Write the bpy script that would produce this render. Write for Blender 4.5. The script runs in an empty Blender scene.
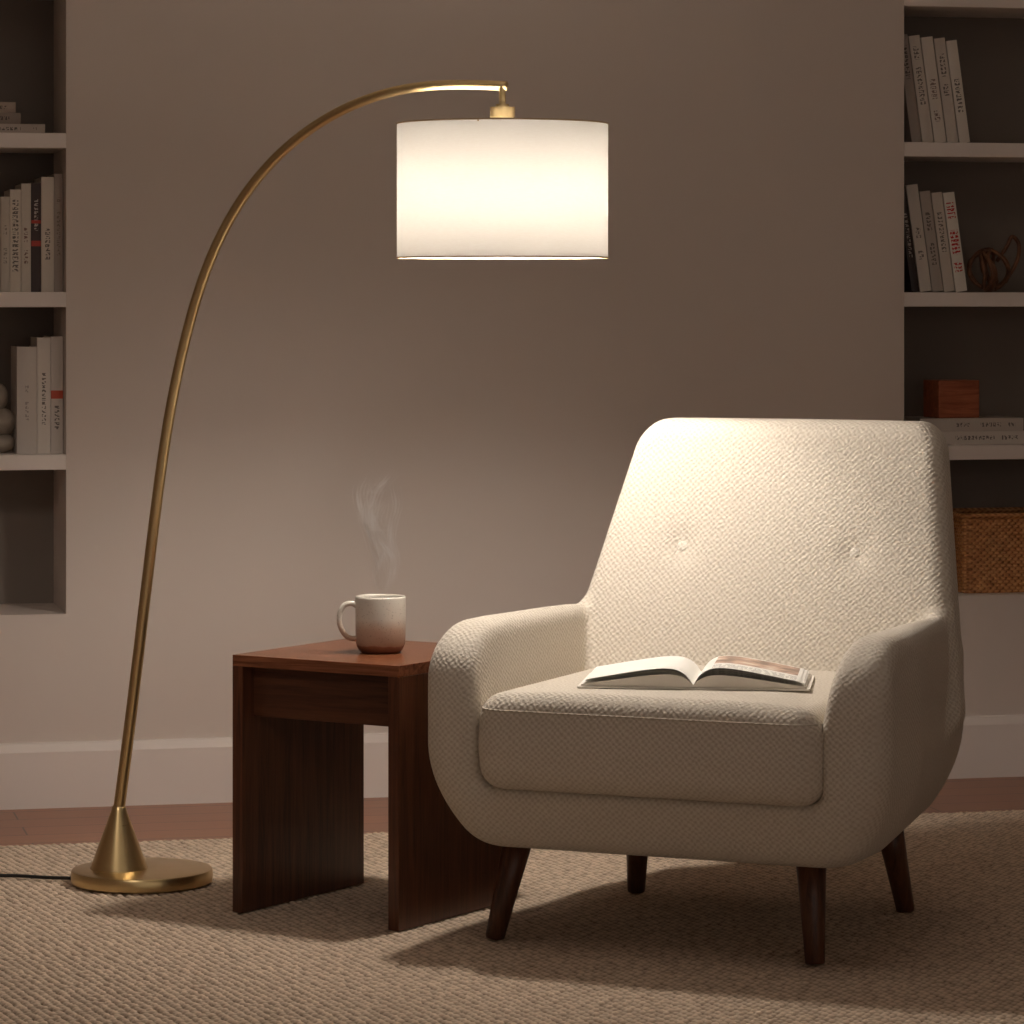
import bpy, math, numpy as np, random
from mathutils import Vector, Matrix
random.seed(4); rng=np.random.default_rng(7)
scene=bpy.context.scene
coll=scene.collection
TH=math.radians(13.0); CT,ST=math.cos(TH),math.sin(TH)
def c2w(X,D,z=0.0):
    return (X*CT+D*ST, -X*ST+D*CT, z)
def s2l(c):
    return tuple(((v/255)/12.92 if v/255<=0.04045 else ((v/255+0.055)/1.055)**2.4) for v in c)+(1.0,)

# ---------------- object helpers
def link(o,parent=None,label=None,category=None,kind=None,group=None):
    coll.objects.link(o)
    if parent is not None: o.parent=parent
    if label: o["label"]=label
    if category: o["category"]=category
    if kind: o["kind"]=kind
    if group: o["group"]=group
    return o
def empty(name,loc,rz=0,**k):
    o=bpy.data.objects.new(name,None); o.empty_display_size=0.1
    o.location=loc; o.rotation_euler=(0,0,rz)
    return link(o,**k)
def mesh_obj(name,verts,faces,mat=None,smooth=False,loc=(0,0,0),rot=(0,0,0),mats=None,fm=None,**k):
    me=bpy.data.meshes.new(name); me.from_pydata([tuple(v) for v in verts],[],[tuple(f) for f in faces]); 
    for m in (mats or ([mat] if mat else [])): me.materials.append(m)
    if fm is not None: me.polygons.foreach_set("material_index",fm)
    if smooth: me.polygons.foreach_set("use_smooth",[True]*len(me.polygons))
    me.update()
    o=bpy.data.objects.new(name,me); o.location=loc; o.rotation_euler=rot
    return link(o,**k)
def boxgeo(bs):
    V=[];F=[]
    for (x0,x1,y0,y1,z0,z1) in bs:
        n=len(V)
        V+=[(x0,y0,z0),(x1,y0,z0),(x1,y1,z0),(x0,y1,z0),(x0,y0,z1),(x1,y0,z1),(x1,y1,z1),(x0,y1,z1)]
        F+=[(n,n+3,n+2,n+1),(n+4,n+5,n+6,n+7),(n,n+1,n+5,n+4),(n+1,n+2,n+6,n+5),(n+2,n+3,n+7,n+6),(n+3,n,n+4,n+7)]
    return V,F
def bevel(o,w,s=3):
    m=o.modifiers.new("bevel","BEVEL"); m.width=w; m.segments=s; m.limit_method='ANGLE'; m.angle_limit=math.radians(40)
    o.data.polygons.foreach_set("use_smooth",[True]*len(o.data.polygons))
    m2=o.modifiers.new("wn","WEIGHTED_NORMAL"); m2.keep_sharp=True
    return o
def boxes(name,bs,mat,bw=0,**k):
    V,F=boxgeo(bs); o=mesh_obj(name,V,F,mat,**k)
    if bw: bevel(o,bw)
    return o
def lathe(name,prof,seg,mat,sharp=None,**k):
    V=[];F=[]
    n=len(prof)
    for j in range(seg):
        a=2*math.pi*j/seg
        for r,z in prof: V.append((r*math.cos(a),r*math.sin(a),z))
    for j in range(seg):
        j2=(j+1)%seg
        for i in range(n-1): F.append((j*n+i,j2*n+i,j2*n+i+1,j*n+i+1))
    o=mesh_obj(name,V,F,mat,smooth=True,**k)
    if sharp: o.data.set_sharp_from_angle(angle=math.radians(sharp))
    return o
def catmull(P,n=8):
    P=[Vector(p) for p in P]; Q=[]
    for i in range(len(P)-1):
        p0=P[i-1] if i>0 else P[0]*2-P[1]; p1=P[i]; p2=P[i+1]; p3=P[i+2] if i+2<len(P) else P[-1]*2-P[-2]
        for j in range(n):
            t=j/n
            Q.append(0.5*((2*p1)+(p2-p0)*t+(2*p0-5*p1+4*p2-p3)*t*t+(3*p1-p0-3*p2+p3)*t**3))
    Q.append(P[-1]); return Q
def tubegeo(path,rad,seg=16,closed=False,V=None,F=None):
    V=[] if V is None else V; F=[] if F is None else F
    n=len(path); base=len(V)
    if not hasattr(rad,'__len__'): rad=[rad]*n
    T=[]
    for i in range(n):
        a=path[(i-1)%n] if (closed or i>0) else path[0]; b=path[(i+1)%n] if (closed or i<n-1) else path[-1]
        T.append((b-a).normalized())
    u=T[0].orthogonal().normalized()
    for i in range(n):
        u=(u-T[i]*u.dot(T[i])).normalized(); v=T[i].cross(u)
        for j in range(seg):
            a=2*math.pi*j/seg
            V.append(tuple(path[i]+(u*math.cos(a)+v*math.sin(a))*rad[i]))
    for i in range(n if closed else n-1):
        i2=(i+1)%n
        for j in range(seg):
            j2=(j+1)%seg
            F.append((base+i*seg+j,base+i*seg+j2,base+i2*seg+j2,base+i2*seg+j))
    if not closed:
        F.append(tuple(base+j for j in range(seg))[::-1]); F.append(tuple(base+(n-1)*seg+j for j in range(seg)))
    return V,F
def tube(name,path,rad,mat,seg=16,closed=False,zmin=None,**k):
    V,F=tubegeo(path,rad,seg,closed)
    if zmin is not None: V=[(a,b,max(c,zmin)) for a,b,c in V]
    return mesh_obj(name,V,F,mat,smooth=True,**k)

# ---------------- SDF meshing
def smax(a,b,k):
    h=np.maximum(k-np.abs(a-b),0)/k; return np.maximum(a,b)+h*h*k/4
def smin(a,b,k):
    h=np.maximum(k-np.abs(a-b),0)/k; return np.minimum(a,b)-h*h*k/4
def rrect(px,py,bx,by,r):
    qx=np.abs(px)-bx+r; qy=np.abs(py)-by+r
    return np.sqrt(np.maximum(qx,0)**2+np.maximum(qy,0)**2)+np.minimum(np.maximum(qx,qy),0)-r
def surfnets(f,lo,hi,h):
    ax=[np.arange(lo[i],hi[i]+h,h) for i in range(3)]
    X,Y,Z=np.meshgrid(*ax,indexing='ij'); Fv=f(X,Y,Z); S=Fv<0
    nx,ny,nz=S.shape
    cnt=np.zeros((nx-1,ny-1,nz-1)); acc=np.zeros((3,nx-1,ny-1,nz-1))
    def cs(a,o): return a[o[0]:nx-1+o[0],o[1]:ny-1+o[1],o[2]:nz-1+o[2]]
    for a in range(3):
        b,c=[q for q in range(3) if q!=a]
        for ob in (0,1):
            for oc in (0,1):
                o0=[0,0,0];o0[b]=ob;o0[c]=oc;o1=list(o0);o1[a]=1
                f0=cs(Fv,o0);f1=cs(Fv,o1);m=(f0<0)!=(f1<0)
                t=np.where(m,f0/np.where(m,f0-f1,1),0)
                cnt+=m
                acc[a]+=np.where(m,t,0); acc[b]+=m*ob; acc[c]+=m*oc
    act=cnt>0; idx=-np.ones(act.shape,int); idx[act]=np.arange(act.sum())
    I=np.argwhere(act); off=np.stack([acc[q][act]/cnt[act] for q in range(3)],1)
    V=np.array(lo)+(I+off)*h
    Fs=[]
    for a in range(3):
        b=(a+1)%3;c=(a+2)%3
        s0=[slice(None)]*3;s1=[slice(None)]*3;s0[a]=slice(0,-1);s1[a]=slice(1,None)
        A=S[tuple(s0)];B=S[tuple(s1)]
        E=np.argwhere(A!=B); 
        E=E[(E[:,b]>0)&(E[:,c]>0)&(E[:,b]<act.shape[b])&(E[:,c]<act.shape[c])]
        q=[]
        for db,dc in ((-1,-1),(0,-1),(0,0),(-1,0)):
            e=E.copy();e[:,b]+=db;e[:,c]+=dc;q.append(idx[e[:,0],e[:,1],e[:,2]])
        q=np.stack(q,1); ins=A[E[:,0],E[:,1],E[:,2]]
        q[~ins]=q[~ins][:,::-1]; Fs.append(q)
    Q=np.concatenate(Fs)
    def grad(V):
        e=1e-3;g=np.zeros_like(V)
        for a in range(3):
            p=V.copy();p[:,a]+=e;m=V.copy();m[:,a]-=e
            g[:,a]=(f(p[:,0],p[:,1],p[:,2])-f(m[:,0],m[:,1],m[:,2]))/(2*e)
        return g
    for _ in range(3):
        g=grad(V);d=f(V[:,0],V[:,1],V[:,2]);l=np.maximum((g**2).sum(1),.05)
        V=V-np.clip((d/l),-h*.4,h*.4)[:,None]*g
    g=grad(V);N=g/np.maximum(np.linalg.norm(g,axis=1),1e-6)[:,None]
    return V,Q,N
def sdf_obj(name,V,Q,N,mat,**k):
    used=np.unique(Q); mp=-np.ones(len(V),int); mp[used]=np.arange(len(used))
    V=V[used];N=N[used];Q=mp[Q]
    o=mesh_obj(name,V.tolist(),Q.tolist(),mat,smooth=True,**k)
    o.data.normals_split_custom_set_from_vertices([tuple(n) for n in N])
    return o

# ---------------- material helpers
class NB:
    def __init__(s,name):
        s.m=bpy.data.materials.new(name); s.m.use_nodes=True; s.t=s.m.node_tree
        s.p=s.t.nodes["Principled BSDF"]; s.out=s.t.nodes["Material Output"]
    def n(s,typ,**k):
        nd=s.t.nodes.new(typ)
        for a,b in k.items(): setattr(nd,a,b)
        return nd
    def l(s,a,b): s.t.links.new(a,b)
    def put(s,sock,v):
        if isinstance(v,bpy.types.NodeSocket): s.l(v,sock)
        else: sock.default_value=v
    def math(s,op,a,b=0.0,c=0.0,clamp=False):
        nd=s.n('ShaderNodeMath',operation=op); nd.use_clamp=clamp
        s.put(nd.inputs[0],a);s.put(nd.inputs[1],b)
        if op in('MULTIPLY_ADD','SMOOTH_MIN','COMPARE'): s.put(nd.inputs[2],c)
        return nd.outputs[0]
    def obj(s): 
        if not hasattr(s,'tc'): s.tc=s.n('ShaderNodeTexCoord')
        return s.tc.outputs['Object']
    def xyz(s):
        sp=s.n('ShaderNodeSeparateXYZ'); s.l(s.obj(),sp.inputs[0]); return sp.outputs
    def mapping(s,scale=(1,1,1),rot=(0,0,0),loc=(0,0,0)):
        mp=s.n('ShaderNodeMapping'); s.l(s.obj(),mp.inputs[0]); mp.inputs['Scale'].default_value=scale; mp.inputs['Rotation'].default_value=rot; mp.inputs['Location'].default_value=loc
        return mp.outputs[0]
    def noise(s,vec,scale,detail=2,rough=.5,dist=0):
        nd=s.n('ShaderNodeTexNoise'); s.l(vec,nd.inputs['Vector']); nd.inputs['Scale'].default_value=scale; nd.inputs['Detail'].default_value=detail; nd.inputs['Roughness'].default_value=rough; nd.inputs['Distortion'].default_value=dist
        return nd.outputs['Fac']
    def ramp(s,fac,stops):
        r=s.n('ShaderNodeValToRGB'); s.l(fac,r.inputs[0]); e=r.color_ramp.elements
        while len(e)<len(stops): e.new(0.5)
        for i,(p,c) in enumerate(stops): e[i].position=p; e[i].color=c
        return r.outputs[0]
    def mix(s,f,a,b):
        m=s.n('ShaderNodeMix',data_type='RGBA'); s.put(m.inputs[0],f); s.put(m.inputs[6],a); s.put(m.inputs[7],b); return m.outputs[2]
    def bump(s,h,strength,dist):
        b=s.n('ShaderNodeBump'); s.l(h,b.inputs['Height']); b.inputs['Strength'].default_value=strength; b.inputs['Distance'].default_value=dist
        s.l(b.outputs[0],s.p.inputs['Normal']); return b
    def base(s,c,rough=.5,metal=0,spec=None):
        s.put(s.p.inputs['Base Color'],c); s.put(s.p.inputs['Roughness'],rough); s.p.inputs['Metallic'].default_value=metal
        if spec is not None: s.p.inputs['Specular IOR Level'].default_value=spec
        return s

def mat_paint(name,col,rough=.6,b=.1):
    n=NB(name); f=n.noise(n.obj(),1.3,3); c=n.mix(f,s2l([v*.98 for v in col]),s2l([min(255,v*1.02) for v in col])); n.base(c,rough,spec=.25)
    n.bump(n.noise(n.obj(),220,2),b,.001); return n.m
def mat_wood(name,c1,c2,grain=(2,30,30),rough=.35,rot=(0,0,0)):
    n=NB(name); v=n.mapping(scale=grain,rot=rot)
    f=n.noise(v,2.2,6,.62,.9); f2=n.noise(v,9,3,.6)
    ff=n.math('ADD',n.math('MULTIPLY',f,.75),n.math('MULTIPLY',f2,.25))
    n.base(n.ramp(ff,[(.36,s2l(c1)),(.64,s2l(c2))]),rough,spec=.4); n.bump(ff,.12,.001); return n.m

M_wall=mat_paint("wall_paint",(217,206,197))
M_niche=mat_paint("niche_back",(130,119,110))  # back panel of the niches, darker tone than the wall
M_trim=mat_paint("trim_paint",(234,225,218),.45)
M_shelf=mat_paint("shelf_paint",(240,232,226),.45)
M_ceil=mat_paint("ceiling_paint",(215,206,196))
n=NB("brushed_brass"); v=n.mapping(scale=(8,8,260)); f=n.noise(v,3,3)
n.base(s2l((212,187,138)),n.math('MULTIPLY_ADD',f,.18,.23),1.0); n.bump(f,.05,.0005); M_brass=n.m
M_walnut=mat_wood("walnut_leg",(62,36,24),(104,64,42),(30,30,2.5),.35)
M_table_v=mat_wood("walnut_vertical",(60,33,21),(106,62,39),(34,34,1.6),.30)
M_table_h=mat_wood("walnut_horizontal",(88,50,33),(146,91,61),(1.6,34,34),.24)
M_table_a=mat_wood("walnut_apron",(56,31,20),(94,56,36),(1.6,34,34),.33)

# boucle: triplanar woven nubs
def mat_boucle(name,col,col2):
    n=NB(name); n.obj()
    w=n.n('ShaderNodeTexNoise'); n.l(n.obj(),w.inputs['Vector']); w.inputs['Scale'].default_value=70; w.inputs['Detail'].default_value=1
    wv=n.n('ShaderNodeVectorMath',operation='MULTIPLY_ADD'); n.l(w.outputs['Color'],wv.inputs[0]); wv.inputs[1].default_value=(.0088,.0088,.0088); n.l(n.obj(),wv.inputs[2])
    sp=n.n('ShaderNodeSeparateXYZ'); n.l(wv.outputs[0],sp.inputs[0]); X_,Y_,Z_=sp.outputs
    sn=n.n('ShaderNodeSeparateXYZ'); n.l(n.tc.outputs['Normal'],sn.inputs[0])
    ws=[n.math('POWER',n.math('ABSOLUTE',sn.outputs[i]),5.0) for i in range(3)]
    tot=n.math('ADD',n.math('ADD',ws[0],ws[1]),n.math('ADD',ws[2],.0001))
    K=2*math.pi/.0116
    def P(u,v):
        return n.math('MULTIPLY_ADD',n.math('MULTIPLY',n.math('SINE',n.math('MULTIPLY',u,K)),n.math('SINE',n.math('MULTIPLY',v,K*1.08))),.5,.5)
    hs_=[P(Y_,Z_),P(X_,Z_),P(X_,Y_)]
    acc=n.math('MULTIPLY',ws[0],hs_[0]); acc=n.math('MULTIPLY_ADD',ws[1],hs_[1],acc); acc=n.math('MULTIPLY_ADD',ws[2],hs_[2],acc)
    h=n.math('DIVIDE',acc,tot)
    amp=n.math('MULTIPLY_ADD',n.noise(n.obj(),140,1),1.2,.3)
    hh=n.math('MULTIPLY_ADD',n.noise(n.obj(),300,2),.55,n.math('MULTIPLY',h,amp))
    c=n.ramp(h,[(.1,s2l(col2)),(.7,s2l(col))])
    n.base(c,.95,spec=.12); n.p.inputs['Sheen Weight'].default_value=.08; n.p.inputs['Sheen Roughness'].default_value=.5
    n.bump(hh,.55,.0028); return n.m
M_boucle=mat_boucle("cream_boucle",(219,211,198),(199,188,172))
M_button=mat_boucle("pale_button_boucle",(232,226,215),(214,206,192))

# ================= ROOM =================
WY=7.645; FZ=-0.008; CZ=2.6
AL0,AL1=-.05,.7686; AR0,AR1=2.691,3.55; AB=.412; AT=2.19; AD=.28
wb=[]
y0,y1=WY,WY+AD
for (a,b) in ((-1.4,AL0),(AL1,AR0),(AR1,4.4)): wb.append((a,b,y0,y1,FZ,CZ))
for (a,b) in ((AL0,AL1),(AR0,AR1)):
    wb.append((a,b,y0,y1,FZ,AB)); wb.append((a,b,y0,y1,AT,CZ))
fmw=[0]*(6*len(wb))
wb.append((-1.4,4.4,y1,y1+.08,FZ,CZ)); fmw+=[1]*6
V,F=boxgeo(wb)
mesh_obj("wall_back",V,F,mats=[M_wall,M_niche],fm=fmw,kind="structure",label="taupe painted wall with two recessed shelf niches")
boxes("wall_left",[(-1.5,-1.4,-1.2,y1+.08,FZ,CZ)],M_wall,kind="structure",label="plain taupe painted side wall")
boxes("wall_right",[(4.4,4.5,-1.2,y1+.08,FZ,CZ)],M_wall,kind="structure",label="plain taupe painted side wall")
boxes("ceiling",[(-1.5,4.5,-1.2,y1+.08,CZ,CZ+.1)],M_ceil,kind="structure",label="plain painted ceiling")
# floor
n=NB("hardwood"); br=n.n('ShaderNodeTexBrick'); n.l(n.obj(),br.inputs['Vector']); br.inputs['Scale'].default_value=1
br.inputs['Brick Width'].default_value=1.3; br.inputs['Row Height'].default_value=.11; br.inputs['Mortar Size'].default_value=.002
br.inputs['Color1'].default_value=s2l((158,98,62)); br.inputs['Color2'].default_value=s2l((176,112,72)); br.inputs['Mortar'].default_value=s2l((60,34,22))
g=n.noise(n.mapping(scale=(1.5,30,1)),3,5,.6,.5)
n.base(n.mix(n.math('MULTIPLY',g,.6),br.outputs['Color'],s2l((100,60,38))),.30); n.bump(br.outputs['Fac'],-.3,.002)
boxes("floor",[(-1.5,4.5,-1.2,y1+.08,FZ-.08,FZ)],n.m,kind="structure",label="reddish brown hardwood plank floor")
# baseboard with profile
prof=[(0,0),(-.015,0),(-.015,.122),(-.011,.132),(-.008,.140),(0,.142)]
V=[];F=[]
for x in (-1.4,4.4):
    for (dy,dz) in prof: V.append((x,WY+dy,FZ+dz))
k=len(prof)
for i in range(k): F.append((i,(i+1)%k,k+(i+1)%k,k+i))
F.append(tuple(range(k))[::-1]);F.append(tuple(range(k,2*k)))
mesh_obj("baseboard_back",V,F,M_trim,kind="structure",label="pale painted baseboard along the wall")

# shelves
for (a,b,side) in ((AL0,AL1,0),(AR0,AR1,1)):
    for zt in (1.805,1.459,1.113,.759):
        boxes("wall_shelf",[(a,b,WY+.0,WY+AD,zt-.033,zt)],M_shelf,bw=.0015,label="white painted built-in shelf board in a wall niche",category="shelf",group="niche shelves")

# ================= RUG =================
RX0,RX1,RY0,RY1=-.1,3.25,4.7,7.1; hs=.0034
xs=np.arange(RX0,RX1,hs); ys=np.arange(RY0,RY1,hs)
XX,YY=np.meshgrid(xs,ys,indexing='ij')
rp=.0160; cp=.0150
def wob(a,b,s): return np.sin(a*5.1+s)*np.sin(b*4.3+s*2)*.4+np.sin(a*11+b*7+s)*.3
jt=rng.random((400,400))
Yw=YY+.003*wob(XX,YY,1); Xw=XX+.003*wob(YY,XX,2)
H=np.zeros_like(XX)
r0=np.floor(Yw/rp).astype(int)
for dr in (-1,0,1):
    r=r0+dr; offs=((r*7919)%5)*.2*cp
    c0=np.floor((Xw-offs)/cp).astype(int)
    for dc in (-1,0,1):
        c=c0+dc
        j1=jt[r%400,c%400]; j2=jt[(r*7+3)%400,(c*5+1)%400]
        cx=(c+.5+.20*(j1-.5))*cp+offs; cy=(r+.5+.14*(j2-.5))*rp
        ux=(Xw-cx); uy=(Yw-cy)
        d=(ux/(.53*cp))**2+(uy/(.52*rp))**2
        H=np.maximum(H,np.sqrt(np.maximum(1-d,0))*(.82+.32*j2))
Zr=np.minimum(-.0077+.0070*H,-.0003)
edge=np.minimum(np.minimum(XX-RX0,RX1-XX),np.minimum(YY-RY0,RY1-YY))
Zr=np.where(edge<.006,FZ+.0003,Zr)
nx,ny=XX.shape
me=bpy.data.meshes.new("area_rug")
me.vertices.add(nx*ny); me.vertices.foreach_set("co",np.stack([XX,YY,Zr],-1).reshape(-1).astype(np.float32))
I=np.arange(nx*ny).reshape(nx,ny)
Q=np.stack([I[:-1,:-1],I[1:,:-1],I[1:,1:],I[:-1,1:]],-1).reshape(-1,4)
me.loops.add(Q.size); me.loops.foreach_set("vertex_index",Q.reshape(-1).astype(np.int32))
me.polygons.add(len(Q)); me.polygons.foreach_set("loop_start",np.arange(0,Q.size,4,dtype=np.int32)); me.polygons.foreach_set("loop_total",np.full(len(Q),4,dtype=np.int32))
me.polygons.foreach_set("use_smooth",np.ones(len(Q),bool)); me.update(calc_edges=True); me.validate()
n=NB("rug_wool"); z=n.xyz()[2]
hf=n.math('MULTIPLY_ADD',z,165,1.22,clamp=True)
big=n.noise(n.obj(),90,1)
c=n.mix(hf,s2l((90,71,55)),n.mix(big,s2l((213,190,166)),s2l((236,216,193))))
n.base(c,.95,spec=.1); n.bump(n.noise(n.obj(),500,3),.5,.002)
me.materials.append(n.m)
link(bpy.data.objects.new("area_rug",me),label="beige looped wool area rug on the hardwood floor",category="rug")

# ================= ARMCHAIR =================
CH=c2w(.364,6.13,0)
chair=empty("armchair",CH,math.radians(-23.4)-TH,label="cream boucle lounge armchair with splayed dark wooden legs on a rug",category="armchair")
def f_frame(x,y,z):
    lo_=np.maximum(.345-z,0)**2
    w=.414-2.3*lo_-.12*np.maximum(z-.46,0)-.14*np.maximum(y+.16,0)
    hy=.383-1.5*lo_
    dxy=rrect(x,y-.01,w,hy,.065)
    r=np.where(z>.36,.15,.05)
    dyz=rrect(y-.01,z-.354,.388,.190,r)
    d=smax(dxy,dyz,.034)
    cav=smax(np.abs(x)-(.303+.15*np.maximum(z-.40,0)),smax(y-.24,.275-z,.03),.03)
    return smax(d,-cav,.028)
BT=[(-.158,.645),(.172,.642)]
def f_back(x,y,z):
    wb_=.380-.195*(z-.40); yc=.20+.40*(z-.40)-.20*x*x
    th=.080-.03*(z-.4)-.24*x*x
    dxz=rrect((x-.010)*.33/wb_,z-.60,.33,.275,.055)
    wy=np.abs(y-yc)-th; r=.034
    d=np.minimum(np.maximum(dxz,wy),0); d=np.where(np.maximum(dxz,wy)>-r,np.sqrt(np.maximum(dxz+r,0)**2+np.maximum(wy+r,0)**2)-r+np.minimum(np.maximum(dxz+r,wy+r),0),d)
    for bx,bz in BT:
        d=d+.008*np.exp(-((x-bx)**2+(z-bz)**2)/(2*.021**2))*(y<yc)
    return d*.9
def f_shell(x,y,z): return smin(f_frame(x,y,z),f_back(x,y,z),.020)
Vf,Qf,Nf=surfnets(f_shell,(-.46,-.43,.13),(.46,.50,.91),.007)
cen=Vf[Qf].mean(1)
bk_=f_back(cen[:,0],cen[:,1],cen[:,2])<f_frame(cen[:,0],cen[:,1],cen[:,2])
arm=(~bk_)&(np.abs(cen[:,0])>.296)&(cen[:,2]>.28)
sdf_obj("base_frame",Vf,Qf[(~arm)&(~bk_)],Nf,M_boucle,parent=chair)
sdf_obj("backrest",Vf,Qf[bk_],Nf,M_boucle,parent=chair)
sdf_obj("armrest",Vf,Qf[arm&(cen[:,0]<0)],Nf,M_boucle,parent=chair)
sdf_obj("armrest",Vf,Qf[arm&(cen[:,0]>0)],Nf,M_boucle,parent=chair)
def f_cush(x,y,z):
    x=x-.003
    zt=.44-.05*np.maximum(np.abs(x)-.15,0)**1.5*3
    dxy=rrect(x,y+.11,.304,.284,.050)
    dz=np.maximum(z-zt,.272-z)
    r=.040
    d=np.sqrt(np.maximum(dxy+r,0)**2+np.maximum(dz+r,0)**2)-r+np.minimum(np.maximum(dxy+r,dz+r),0)
    d=d-.004*np.exp(-((z-.352)/.04)**2)
    return d
Vc,Qc,Nc=surfnets(f_cush,(-.33,-.42,.26),(.33,.20,.46),.006)
sdf_obj("seat_cushion",Vc,Qc,Nc,M_boucle,parent=chair)
pth=[]
for i in range(160):
    a=2*math.pi*i/160
    pth.append(Vector((math.cos(a),math.sin(a),0)))
def rayr(dx,dy,zc):
    lo_,hi_=0,.6
    for _ in range(30):
        m=(lo_+hi_)/2
        if f_cush(np.array(dx*m),np.array(-.11+dy*m),np.array(zc))<0: lo_=m
        else: hi_=m
    return lo_
for zp in (.408,):
    P=[]
    for p in pth:
        r_=rayr(p.x,p.y,zp); P.append(Vector((p.x*r_,-.11+p.y*r_,zp)))
    tube("cushion_piping",P,.0016,M_boucle,8,True,parent=chair)
for bx,bz in BT:
    lo_,hi_=-.0,.20+.4*(bz-.4)
    for _ in range(40):
        m=(lo_+hi_)/2
        if f_back(np.array(bx),np.array(m),np.array(bz))<0: hi_=m
        else: lo_=m
    prof=[(0.0001,-.0034),(.005,-.0030),(.009,-.0018),(.0115,.0004),(.0125,.004)]
    lathe("button",[(r,-zz) for r,zz in prof],24,M_button,loc=(bx,hi_+.0004,bz),rot=(math.radians(90-20),0,0),parent=chair,label="pale fabric covered tuft button")
for (bx,by,tx,ty) in ((-.312,-.272,-.275,-.235),(.266,-.272,.245,-.235),(-.263,.27,-.240,.225),(.256,.27,.230,.225)):
    b=Vector((bx,by,0));t=Vector((tx,ty,.20))
    path=[b+(t-b)*q for q in (0,.02,.5,1)]
    tube("leg",path,[.0145,.0165,.0215,.028],M_walnut,24,zmin=.0002,parent=chair,label="tapered dark walnut leg")

# ================= OPEN BOOK =================
bk=empty("open_book",c2w(.318,6.0,.4412),math.radians(-7)-TH,label="open book lying face up on the armchair seat cushion",category="book")
M_paper=NB("page_paper").base(s2l((250,248,242)),.7).m
M_cover=NB("book_cover_white").base(s2l((236,230,220)),.5).m
n=NB("page_edges"); w=n.n('ShaderNodeTexWave'); w.bands_direction='Z'; n.l(n.obj(),w.inputs[0]); w.inputs['Scale'].default_value=180; w.inputs['Distortion'].default_value=1
n.base(n.mix(w.outputs['Fac'],s2l((214,205,192)),s2l((244,239,230))),.8); M_edge=n.m
n=NB("page_picture"); X_,Y_,Z_=n.xyz()
inx=n.math('MULTIPLY',n.math('GREATER_THAN',X_,.03),n.math('LESS_THAN',X_,.172))
iny=n.math('MULTIPLY',n.math('GREATER_THAN',Y_,-.02),n.math('LESS_THAN',Y_,.098))
txt=n.math('MULTIPLY',n.math('LESS_THAN',Y_,-.035),n.math('GREATER_THAN',Y_,-.095))
lines=n.math('GREATER_THAN',n.math('SINE',n.math('MULTIPLY',Y_,900)),.2)
words=n.math('GREATER_THAN',n.noise(n.mapping(scale=(1,.2,0)),160,0),.42)
tm=n.math('MULTIPLY',n.math('MULTIPLY',txt,inx),n.math('MULTIPLY',lines,words))
pic=n.ramp(n.noise(n.obj(),26,3),[(.35,s2l((142,118,102))),(.52,s2l((202,168,146))),(.7,s2l((232,218,202)))])
c=n.mix(n.math('MULTIPLY',inx,iny),s2l((250,248,242)),pic); c=n.mix(n.math('MULTIPLY',tm,.6),c,s2l((70,62,56)))
n.base(c,.45); M_pict=n.m
HW,HD=.190,.105
def prof_z(s,amp=1.0,base=.003):
    return base+amp*(.025*(1-math.exp(-s*9))*(1-.94*s**1.1))
def page_half(sg,mat_top,name):
    N=32; V=[];F=[];fm=[]
    for i in range(N+1):
        s=i/N; x=sg*s*HW; zt=prof_z(s)+.0025*(1-s)+.0012
        for y in (-HD,HD):
            V.append((x,y,.003)); V.append((x,y,zt))
    for i in range(N):
        a=i*4;b=a+4
        for f,m in (((a+1,b+1,b+3,a+3),0),((a,a+2,b+2,b),1),((a,b,b+1,a+1),1),((a+2,a+3,b+3,b+2),1)):
            F.append(f if sg>0 else f[::-1]); fm.append(m)
    a=N*4; f=(a,a+2,a+3,a+1); F.append(f if sg>0 else f[::-1]); fm.append(1)
    o=mesh_obj(name,V,F,mats=[mat_top,M_edge],fm=fm,parent=bk)
    return o
page_half(-1,M_paper,"page_block"); page_half(1,M_pict,"page_block")
for sg,k_,ln,m_ in ((-1,1.22,.985,M_paper),(-1,1.48,.97,M_paper),(1,1.18,.985,M_pict),(1,1.36,.97,M_pict),(1,1.58,.94,M_pict)):
    V=[];F=[]
    for i in range(29):
        s=i/28; x=sg*s*HW*ln; zt=prof_z(s,k_)+.010*(k_-1)*s+.0035
        V+=[(x,-HD+.001,zt),(x,HD-.001,zt)]
    for i in range(28): F.append((2*i,2*i+2,2*i+3,2*i+1) if sg>0 else (2*i+1,2*i+3,2*i+2,2*i))
    mesh_obj("page_leaf",V,F,m_,smooth=True,parent=bk)
boxes("cover",[(-.196,-.004,-.110,.110,0,.0025),(-.006,.006,-.110,.110,-.0002,.0012),(.004,.196,-.110,.110,0,.0025)],M_cover,parent=bk)

# ================= SIDE TABLE =================
tb=empty("side_table",c2w(-.247,6.335,0),math.radians(-32.4)-TH,label="dark walnut waterfall side table with solid panel sides",category="side table")
W2,D2,TZ,PT=.180,.19,.461,.022
boxes("table_top",[(-W2,W2,-D2,D2,TZ-.020,TZ)],M_table_h,bw=.0005,parent=tb)
boxes("side_panel",[(-W2,-W2+PT,-D2,D2,0,TZ-.020)],M_table_v,bw=.0003,parent=tb)
boxes("side_panel",[(W2-PT,W2,-D2,D2,0,TZ-.020)],M_table_v,bw=.0003,parent=tb)
boxes("apron",[(-W2+PT,W2-PT,-D2+.034,-D2+.052,TZ-.112,TZ-.020)],M_table_a,bw=.0005,parent=tb)
boxes("apron",[(-W2+PT,W2-PT,D2-.032,D2-.012,TZ-.060,TZ-.020)],M_table_a,bw=.0005,parent=tb)

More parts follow.
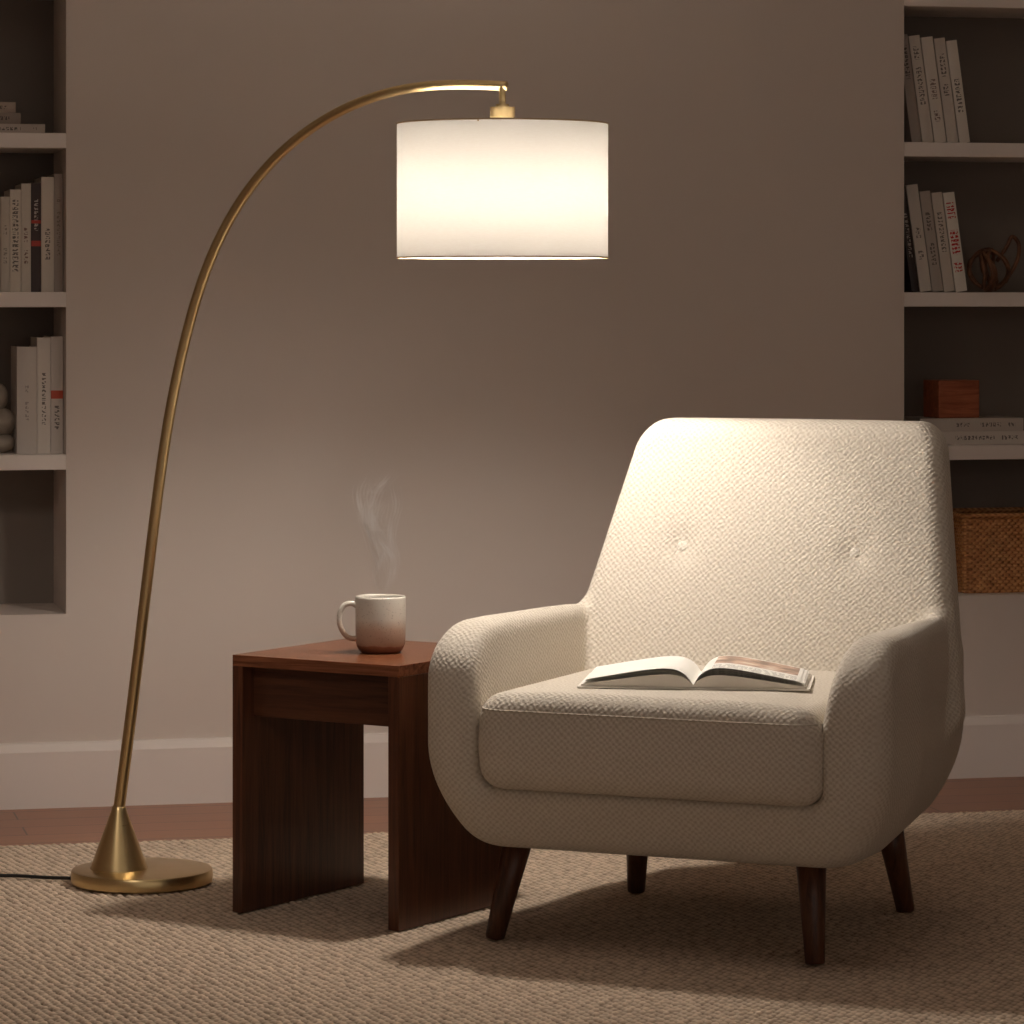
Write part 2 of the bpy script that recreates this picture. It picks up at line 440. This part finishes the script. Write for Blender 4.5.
# ================= MUG =================
mg=empty("coffee_mug",c2w(-.237,6.31,TZ+.0003),-TH,label="speckled cream stoneware mug with bare clay base on a side table",category="mug")
n=NB("stoneware"); Z_=n.xyz()[2]; nz=n.noise(n.obj(),40,4)
zz=n.math('MULTIPLY_ADD',nz,.010,Z_)
c=n.ramp(n.math('MULTIPLY',zz,9.3),[(.10,s2l((112,68,46))),(.165,s2l((130,82,58))),(.185,s2l((160,130,110))),(.44,s2l((180,156,138))),(.62,s2l((206,200,188)))])
sp=n.n('ShaderNodeTexVoronoi'); n.l(n.obj(),sp.inputs['Vector']); sp.inputs['Scale'].default_value=300
spk=n.math('LESS_THAN',sp.outputs['Distance'],.26)
spk=n.math('MULTIPLY',spk,n.math('GREATER_THAN',n.noise(n.obj(),300,0),.52))
n.base(n.mix(n.math('MULTIPLY',spk,.5),c,s2l((92,76,66))),.38); M_mug=n.m
lathe("mug_body",[(0.0001,.002),(.030,.002),(.034,0),(.038,.003),(.043,.012),(.0450,.022),(.0453,.05),(.0455,.098),(.0447,.1015),(.0432,.1015),(.0422,.098),(.0420,.05),(.041,.02),(.036,.009),(.0001,.008)],64,M_mug,parent=mg)
hp=catmull([(-.043,0,.084),(-.052,0,.089),(-.066,0,.086),(-.0745,0,.070),(-.074,0,.050),(-.064,0,.032),(-.052,0,.026),(-.043,0,.027)],6)
hp=[Matrix.Rotation(math.radians(12),3,'Z')@p for p in hp]
tube("mug_handle",hp,.0048,M_mug,14,parent=mg)
M_cof=NB("coffee").base(s2l((40,22,12)),.1).m
lathe("coffee_surface",[(.0001,.088),(.0424,.088)],48,M_cof,parent=mg,label="dark coffee filling the mug")

# ---- steam: curling strands of thin vapour
n=NB("steam_vapor"); n.t.nodes.remove(n.p)
pv=n.n('ShaderNodeVolumeScatter'); pv.inputs['Density'].default_value=48; pv.inputs['Color'].default_value=(1,1,1,1)
n.l(pv.outputs[0],n.out.inputs['Volume'])
V=[];F=[]
strands=[
 [(.004,0,0),(.014,.004,.030),(.020,0,.055),(.010,-.004,.080),(-.004,0,.102),(-.012,.004,.128),(-.006,.004,.150),(.006,0,.168)],
 [(-.006,.004,0),(-.010,0,.028),(-.004,-.004,.052),(.008,0,.074),(.016,.004,.100),(.014,0,.124),(.004,-.004,.142)],
 [(.008,-.004,.004),(.022,0,.034),(.024,.004,.066),(.016,.002,.094),(.018,0,.126),(.026,-.003,.160),(.020,0,.196)],
 [(-.002,0,.040),(-.014,.002,.072),(-.022,.002,.104),(-.030,0,.136),(-.018,0,.160),(-.012,.003,.184),(-.024,0,.206)],
 [(.000,.002,.010),(.004,0,.045),(-.004,0,.078),(-.014,-.002,.108),(-.018,0,.146),(-.010,.003,.182),(.010,0,.205),(.024,0,.222)],
 [(.012,.0,.090),(.000,0,.112),(-.016,0,.118),(-.034,0,.150),(-.038,0,.186),(-.026,0,.212)],
]
for k,st in enumerate(strands):
    for off,rm in ((0,1.5),(.0022,.9),(-.0020,1.2),(.0045,.8),(-.005,.7)):
        pp=catmull([(x+off*(1+10*z),y+off*.5,z) for x,y,z in st],7)
        L_=len(pp)
        rr=[max(.0002,rm*(.0009+.0016*abs(math.sin(i*.23+k*1.3+off*400)))*math.sin(math.pi*min(1,(i+1.5)/(L_+1)))**.6) for i in range(L_)]
        tubegeo(pp,rr,8,False,V,F)
o=mesh_obj("steam",V,F,n.m,smooth=True,loc=c2w(-.235,6.31,TZ+.106),rot=(0,0,-TH),kind="stuff",label="faint curling wisps of steam rising from the mug",category="steam")

# ================= FLOOR LAMP =================
lamp=empty("floor_lamp",c2w(-.6966,6.59,0),-TH,label="arched brushed brass floor lamp with a white drum shade",category="floor lamp")
def L(X,D,z): return Vector((X+.6966,D-6.59,z))
lathe("lamp_base",[(.0001,0),(.128,0),(.1325,.003),(.1330,.006),(.1330,.022),(.131,.0255),(.127,.0265),(.0001,.0265)],96,M_brass,sharp=35,parent=lamp)
o=lathe("pole_cone",[(.054,.026),(.0535,.029),(.0145,.136),(.0135,.142),(.0105,.146),(.0001,.146)],64,M_brass,sharp=50,parent=lamp,loc=(-.0434,0,0))
pts=[(-.7430,6.590,.115),(-.7400,6.590,.1397),(-.7220,6.581,.2689),(-.7003,6.571,.439),(-.6746,6.559,.6465),(-.6491,6.547,.8344),(-.6198,6.533,.9843),(-.5710,6.510,1.1558),(-.5035,6.479,1.2851),(-.4176,6.438,1.3796),(-.3233,6.394,1.4416),(-.2304,6.350,1.4756),(-.1388,6.307,1.4874),(-.0100,6.250,1.4786)]
path=catmull([L(*p) for p in pts],10)
# resample evenly and fair the curve so the arc is one smooth bend
A=np.array([tuple(p) for p in path]); seg=np.r_[0,np.cumsum(np.linalg.norm(np.diff(A,axis=0),axis=1))]
uu=np.linspace(0,seg[-1],140); A=np.stack([np.interp(uu,seg,A[:,i]) for i in range(3)],1)
for _ in range(60):
    B=A.copy(); B[1:-1]=.5*A[1:-1]+.25*(A[:-2]+A[2:]); A=B
path=[Vector(p) for p in A]
tube("pole",path,[.0111-.0024*i/len(path) for i in range(len(path))],M_brass,20,parent=lamp)
SX,SD=-.017,6.25; sl=L(SX,SD,0)
def lo(z=0): return (sl.x,sl.y,z)
lathe("shade_fitting",[(.0001,1.482),(.0055,1.482),(.0060,1.478),(.0060,1.446),(.012,1.446),(.012,1.441),(.0225,1.441),(.0225,1.4125),(.009,1.4125),(.009,1.374),(.0001,1.374)],40,M_brass,sharp=30,parent=lamp,loc=lo())
R=.1885; zt,zb=1.411,1.172
n=NB("shade_linen"); n.t.nodes.remove(n.p)
df=n.n('ShaderNodeBsdfDiffuse'); tr=n.n('ShaderNodeBsdfTranslucent'); mx=n.n('ShaderNodeMixShader')
wv=n.noise(n.mapping(scale=(1,1,8)),90,2)
cc=n.mix(wv,s2l((253,252,249)),s2l((246,243,238)))
n.l(cc,df.inputs[0]); n.l(cc,tr.inputs[0]); mx.inputs[0].default_value=.20
n.l(df.outputs[0],mx.inputs[1]); n.l(tr.outputs[0],mx.inputs[2])
n.l(mx.outputs[0],n.out.inputs['Surface'])
M_shade=n.m
lathe("lamp_shade",[(R,zb),(R,zt),(R-.0015,zt),(R-.0015,zb),(R,zb)],128,M_shade,parent=lamp,loc=lo(),label="white linen drum shade glowing from within")
M_hem=NB("shade_hem").base(s2l((190,164,132)),.8).m
for z_ in (zb,zt):
    P=[Vector((R*math.cos(a),R*math.sin(a),z_)) for a in np.linspace(0,2*math.pi,128,endpoint=False)]
    tube("shade_rim",P,.0014,M_hem,8,True,parent=lamp,loc=lo())
V=[];F=[]
for a in (0.3,0.3+2.094,0.3+4.189):
    tubegeo([Vector((.008*math.cos(a),.008*math.sin(a),1.405)),Vector((R*math.cos(a),R*math.sin(a),1.408))],.0015,8,False,V,F)
mesh_obj("shade_spider",V,F,M_brass,parent=lamp,loc=lo())
def glow(s):
    n=NB("bulb_glow"); n.t.nodes.remove(n.p); em=n.n('ShaderNodeEmission'); em.inputs[0].default_value=(1,.90,.80,1); em.inputs[1].default_value=s; n.l(em.outputs[0],n.out.inputs['Surface']); return n.m
pr=[(.0001,-.029)]+[(.029*math.sin(a),-.029*math.cos(a)) for a in np.linspace(.25,math.pi-.25,9)]+[(.0001,.029)]
lathe("light_bulb",[(r,z+1.243) for r,z in pr],20,glow(650),parent=lamp,loc=lo())
lathe("light_bulb",[(r,z+1.344) for r,z in pr],20,glow(400),parent=lamp,loc=lo())  # extra upper bulb, added to even out the glow of the shade
lathe("bulb_socket",[(.0001,1.316),(.014,1.316),(.014,1.271),(.0001,1.271)],20,M_brass,sharp=30,parent=lamp,loc=lo())
M_cord=NB("black_cord").base((.012,.011,.01,1),.5).m
cp_=catmull([L(-.83,6.60,.006),L(-.88,6.62,.004),L(-.95,6.64,.004),L(-1.05,6.635,.004),L(-1.18,6.60,.004),L(-1.35,6.62,.004)],8)
tube("power_cord",cp_,.0032,M_cord,10,parent=lamp)

# ================= BOOKS =================
def book_mat(col,tcol,t,z0,z1,seed,acc=None,accz=None,band=.20,op=.8):
    n=NB("book_cloth"); X_,Y_,Z_=n.xyz()
    front=n.math('LESS_THAN',Y_,.0015)
    bx=n.math('LESS_THAN',n.math('ABSOLUTE',n.math('SUBTRACT',X_,t/2)),t*band)
    bz=n.math('MULTIPLY',n.math('GREATER_THAN',Z_,z0),n.math('LESS_THAN',Z_,z1))
    g=n.noise(n.mapping(scale=(.8,0,1),loc=(seed*1.7,0,seed)),230,0)
    gm=n.math('GREATER_THAN',g,.47)
    gap=n.math('GREATER_THAN',n.math('SINE',n.math('MULTIPLY',Z_,2*math.pi/.0090)),-.6)
    wd=n.math('GREATER_THAN',n.noise(n.mapping(scale=(0,0,1),loc=(0,0,seed*3.1)),26,0),.42)
    m=n.math('MULTIPLY',n.math('MULTIPLY',n.math('MULTIPLY',front,wd),bx),n.math('MULTIPLY',bz,n.math('MULTIPLY',gm,gap)))
    c=n.mix(n.math('MULTIPLY',m,op),s2l(col),s2l(tcol))
    if acc:
        for (a0,a1) in accz:
            am=n.math('MULTIPLY',n.math('MULTIPLY',n.math('GREATER_THAN',Z_,a0),n.math('LESS_THAN',Z_,a1)),front)
            c=n.mix(am,c,s2l(acc))
    n.base(c,.5); return n.m
def make_book(t,h,d,mat,loc,rot=(0,0,0),label="",group=""):
    ct=.002; V=[];F=[];fm=[]
    def add(b,m):
        v,f=boxgeo([b]); k=len(V); V.extend(v); F.extend([tuple(i+k for i in q) for q in f]); fm.extend([m]*6)
    add((0,ct,.002,d,0,h),0); add((t-ct,t,.002,d,0,h),0)
    k=len(V); N=6
    for i in range(N+1):
        s=i/N; x=t*s; y=.0012-.0012*math.sin(math.pi*s)
        V.extend([(x,y,0),(x,y,h),(x,.004,0),(x,.004,h)])
    for i in range(N):
        a=k+i*4;b=a+4
        F.extend([(a,b,b+1,a+1),(a+2,a+3,b+3,b+2),(a+1,b+1,b+3,a+3),(a,a+2,b+2,b)]); fm.extend([0]*4)
    F.extend([(k,k+1,k+3,k+2),(k+N*4,k+N*4+2,k+N*4+3,k+N*4+1)]); fm.extend([0,0])
    add((ct,t-ct,.004,d-.004,.004,h-.004),1)
    return mesh_obj("book",V,F,mats=[mat,M_edge],fm=fm,loc=loc,rot=rot,label=label,category="book",group=group)
DK=(58,48,44)
BY=7.70
G1="upright books in the wall niche"
def standing(x0,x1,z,h,col,tcol,lab,seed,z0=.18,z1=.85,**k):
    t=x1-x0-.0008
    make_book(t,h,.16,book_mat(col,tcol,t,h*z0,h*z1,seed,**k),(x0,BY,z+.0003),(0,0,0),lab,G1)
zl=1.113
standing(.632,.652,zl,.208,(205,196,184),DK,"pale grey hardcover book standing upright on a niche shelf",1,.3,.7,op=.5)
standing(.652,.676,zl,.224,(220,210,196),DK,"cream hardcover book with black spine lettering on a niche shelf",2,.2,.9,band=.28)
standing(.676,.698,zl,.237,(214,204,190),(110,64,56),"cream hardcover book with brown spine lettering on a niche shelf",3,.25,.6)
standing(.698,.720,zl,.239,(70,54,52),(200,190,180),"dark book with red and white spine bands on a niche shelf",4,.55,.85,acc=(190,70,56),accz=[(.10,.112),(.15,.157)])
standing(.720,.748,zl,.252,(222,212,198),DK,"tall cream hardcover book with black spine lettering",5,.2,.55)
standing(.748,.768,zl,.259,(176,164,154),(90,76,68),"tall grey taupe hardcover book against the niche side",6,.3,.8,op=.5)
zl=.759
standing(.667,.711,zl,.234,(206,198,190),DK,"wide pale grey hardcover book on a niche shelf",7,.3,.65,band=.09,op=.45)
standing(.711,.741,zl,.254,(222,214,204),DK,"tall cream hardcover book with thin spine lettering",8,.25,.7,band=.15)
standing(.741,.768,zl,.256,(212,203,194),DK,"tall cream book with orange and red square on its spine",9,.2,.42,acc=(196,84,58),accz=[(.120,.138)])
G2="flat stacked books in the wall niche"
def lying(x0,x1,z,t,col,tcol,lab,seed,y=BY,band=.16):
    h=x1-x0
    make_book(t,h,.17,book_mat(col,tcol,t,h*.35,h*.92,seed,band=band),(x0,y,z+t),(0,math.radians(90),0),lab,G2)
lying(.500,.728,1.4595,.021,(190,176,164),DK,"taupe hardcover book lying flat on a niche shelf",11)
lying(.460,.675,1.4808,.024,(150,134,122),DK,"brown grey hardcover book in a flat stack",12)
lying(.450,.664,1.5051,.023,(168,150,136),DK,"small taupe hardcover book on top of a flat stack",13)
lying(2.742,3.012,.7595,.030,(212,203,193),DK,"cream hardcover book lying flat on a niche shelf",14)
lying(2.750,3.004,.7898,.030,(196,186,176),DK,"pale grey hardcover book stacked flat under a wooden box",15)
G3="leaning books in the wall niche"
def leaning(xl,z,t,h,ang,col,tcol,lab,seed,z0=.25,z1=.85,**k):
    make_book(t,h,.16,book_mat(col,tcol,t,h*z0,h*z1,seed,**k),(xl,BY,z+.0004),(0,math.radians(-ang),0),lab,G3)
xl=2.730
for i,(t,h,col,tc,a0,a1) in enumerate([(.024,.252,(170,158,148),DK,.5,.9),(.027,.250,(214,204,192),DK,.35,.9),(.029,.247,(222,213,201),(110,80,72),.2,.6),(.027,.245,(206,197,186),DK,.45,.85),(.026,.240,(226,218,207),(60,54,52),.3,.7)]):
    leaning(xl,1.459,t,h,8,col,tc,["grey taupe","cream","off-white","pale beige","white"][i]+" hardcover book leaning against its neighbour on a niche shelf",20+i,a0,a1,band=.24); xl+=(t+.0022)/math.cos(math.radians(8))
xl=2.730
for i,(t,h,col,tc,a0,a1) in enumerate([(.018,.262,(52,42,40),(190,180,170),.3,.7),(.028,.250,(212,203,191),DK,.3,.6),(.026,.235,(176,166,156),DK,.2,.8),(.026,.232,(206,197,185),DK,.4,.8),(.028,.232,(230,223,213),(196,40,42),.2,.9)]):
    leaning(xl,1.113,t,h,8,col,tc,["slim dark hardcover","cream hardcover","grey hardcover","pale beige hardcover","white hardcover with red spine lettering"][i]+" book leaning on a niche shelf",30+i,a0,a1,band=.34 if i==4 else .22,op=1 if i==4 else .75); xl+=(t+.0022)/math.cos(math.radians(8))

# stone ornament
V=[];F=[]
def blob(c,r,sq=(1,1,1)):
    k=len(V); n1,n2=16,24
    for i in range(n1+1):
        a=math.pi*i/n1
        for j in range(n2):
            b=2*math.pi*j/n2
            rr_=r*(1+.05*math.sin(3*a+2*b))
            V.append((c[0]+rr_*sq[0]*math.sin(a)*math.cos(b),c[1]+rr_*sq[1]*math.sin(a)*math.sin(b),c[2]+rr_*sq[2]*math.cos(a)))
    for i in range(n1):
        for j in range(n2):
            j2=(j+1)%n2; F.append((k+i*n2+j,k+(i+1)*n2+j,k+(i+1)*n2+j2,k+i*n2+j2))
blob((0,0,.021),.040,(1,.9,.55)); blob((-.0,0,.066),.042,(1,.9,.75)); blob((-.010,.002,.122),.034,(1,.9,.95))
n=NB("pale_stone"); n.base(n.mix(n.noise(n.obj(),30,3),s2l((150,138,124)),s2l((190,178,164))),.8); n.bump(n.noise(n.obj(),80,3),.4,.003)
mesh_obj("stone_ornament",V,F,n.m,smooth=True,loc=(.631,7.77,.7600),label="stacked pale stone ornament beside books on a niche shelf",category="ornament")

# knot ornament
V=[];F=[]
for k,(rx,ry,rz) in enumerate([(80,20,0),(70,80,30),(20,75,10),(95,-50,70),(50,40,120)]):
    M=(Matrix.Rotation(math.radians(rz),3,'Z')@Matrix.Rotation(math.radians(ry),3,'Y')@Matrix.Rotation(math.radians(rx),3,'X'))
    P=[M@Vector((.048*math.cos(a),.048*math.sin(a),.006*math.sin(3*a))) for a in np.linspace(0,2*math.pi,48,endpoint=False)]
    tubegeo(P,.0048,10,True,V,F)
P=catmull([(.02,0,.02),(.045,.0,.055),(.058,0,.078),(.075,0,.06),(.07,0,.02),(.04,0,-.03)],6)
tubegeo(P,.0048,10,False,V,F)
mesh_obj("knot_ornament",V,F,mat_wood("dark_wicker",(84,52,36),(140,96,66),(10,10,10),.5),smooth=True,loc=(2.945,7.77,1.113+.0535),label="round knotted ornament of dark bent rods beside leaning books",category="ornament")

# wooden block box
M_box=mat_wood("box_wood",(134,70,44),(180,106,72),(3,30,30),.4)
boxes("wooden_box",[(-.052,.052,-.045,.045,0,.088)],M_box,bw=.003,loc=(2.848,7.76,.8202),rot=(0,0,math.radians(4)),label="small reddish brown wooden box on stacked books",category="box")

# wicker basket
n=NB("wicker"); X_,Y_,Z_=n.xyz()
per=n.math('ADD',X_,Y_)
chk=n.math('MULTIPLY',n.math('SINE',n.math('MULTIPLY',per,2*math.pi/.0155)),n.math('SINE',n.math('MULTIPLY',Z_,math.pi/.0075)))
st=n.math('MULTIPLY_ADD',chk,.22,n.noise(n.mapping(scale=(1,1,4)),40,3))
n.base(n.ramp(st,[(.2,s2l((128,80,42))),(.5,s2l((182,126,74))),(.8,s2l((210,158,102)))]),.6); M_wick=n.m
bsk=empty("wicker_basket",(3.012,7.80,.4125),0,label="orange brown woven wicker basket in a wall niche",category="basket")
hx,hyb,hz=.155,.105,.178; NU=640; NVv=100
def rrp(u):
    r=.02; segs=[2*(hx-r),math.pi*r/2,2*(hyb-r),math.pi*r/2]*2; Ltot=sum(segs); s=u*Ltot
    cs_=[((-hx+r,-hyb),(1,0),(0,-1)),((hx-r,-hyb+r),-90),((hx,-hyb+r),(0,1),(1,0)),((hx-r,hyb-r),0),((hx-r,hyb),(-1,0),(0,1)),((-hx+r,hyb-r),90),((-hx,hyb-r),(0,-1),(-1,0)),((-hx+r,-hyb+r),180)]
    for q,sg in zip(cs_,segs):
        if s<=sg+1e-9:
            if len(q)==3:
                return (q[0][0]+q[1][0]*s,q[0][1]+q[1][1]*s,q[2][0],q[2][1])
            a=math.radians(q[1])+s/r; return (q[0][0]+r*math.cos(a),q[0][1]+r*math.sin(a),math.cos(a),math.sin(a))
        s-=sg
    return (-hx+r,-hyb,0,-1)
V=[];F=[]
nst=132
for j in range(NVv+1):
    z=hz*j/NVv; row=int(z/.0075); ph=abs(math.sin(math.pi*z/.0075))
    for i in range(NU):
        u=i/NU; x,y,nx_,ny_=rrp(u); w_=math.sin(2*math.pi*u*nst/2+math.pi*(row%2))
        d_=.0022*w_*ph-.0012*(1-ph)
        V.append((x+nx_*d_,y+ny_*d_,z))
for j in range(NVv):
    for i in range(NU):
        i2=(i+1)%NU; F.append((j*NU+i,j*NU+i2,(j+1)*NU+i2,(j+1)*NU+i))
mesh_obj("basket_body",V,F,M_wick,smooth=True,parent=bsk)
P=[Vector((rrp(i/120)[0],rrp(i/120)[1],hz+.002)) for i in range(120)]
tube("basket_rim",P,.006,M_wick,10,True,parent=bsk)
boxes("basket_bottom",[(-hx+.004,hx-.004,-hyb+.004,hyb-.004,.001,.005)],M_wick,parent=bsk)

# ================= LIGHT, WORLD, CAMERA =================
al=bpy.data.lights.new("overhead_fill","AREA"); al.shape='RECTANGLE'; al.size=2.4; al.size_y=1.4; al.energy=4.5; al.color=(1,.91,.83)  # added soft fill from overhead, no fixture modelled
ao=bpy.data.objects.new("overhead_fill",al); ao.location=(1.1,5.3,2.55); ao.rotation_euler=(math.radians(14),0,0); coll.objects.link(ao)
sl_=bpy.data.lights.new("wall_fill_spot","SPOT"); sl_.energy=95; sl_.spot_size=math.radians(26); sl_.spot_blend=1.0; sl_.shadow_soft_size=.25; sl_.color=(1,.87,.76)  # added out-of-view spot that brightens the lower left wall
so=bpy.data.objects.new("wall_fill_spot",sl_); so.location=(-.5,3.4,2.3)
so.rotation_euler=(Vector((1.3,7.6,.15))-Vector(so.location)).to_track_quat('-Z','Y').to_euler(); coll.objects.link(so)
w=bpy.data.worlds.new("world"); scene.world=w; w.use_nodes=True
bg=w.node_tree.nodes["Background"]; bg.inputs[0].default_value=(1,.88,.77,1); bg.inputs[1].default_value=.44
scene.view_settings.view_transform='Standard'
cam=bpy.data.cameras.new("camera"); co=bpy.data.objects.new("camera",cam); coll.objects.link(co)
co.location=(0,0,1.1); co.rotation_euler=(math.radians(90),0,-TH)
cam.sensor_width=36; cam.lens=36*3500/1024; cam.shift_y=-214/1024; cam.clip_end=50
scene.camera=co
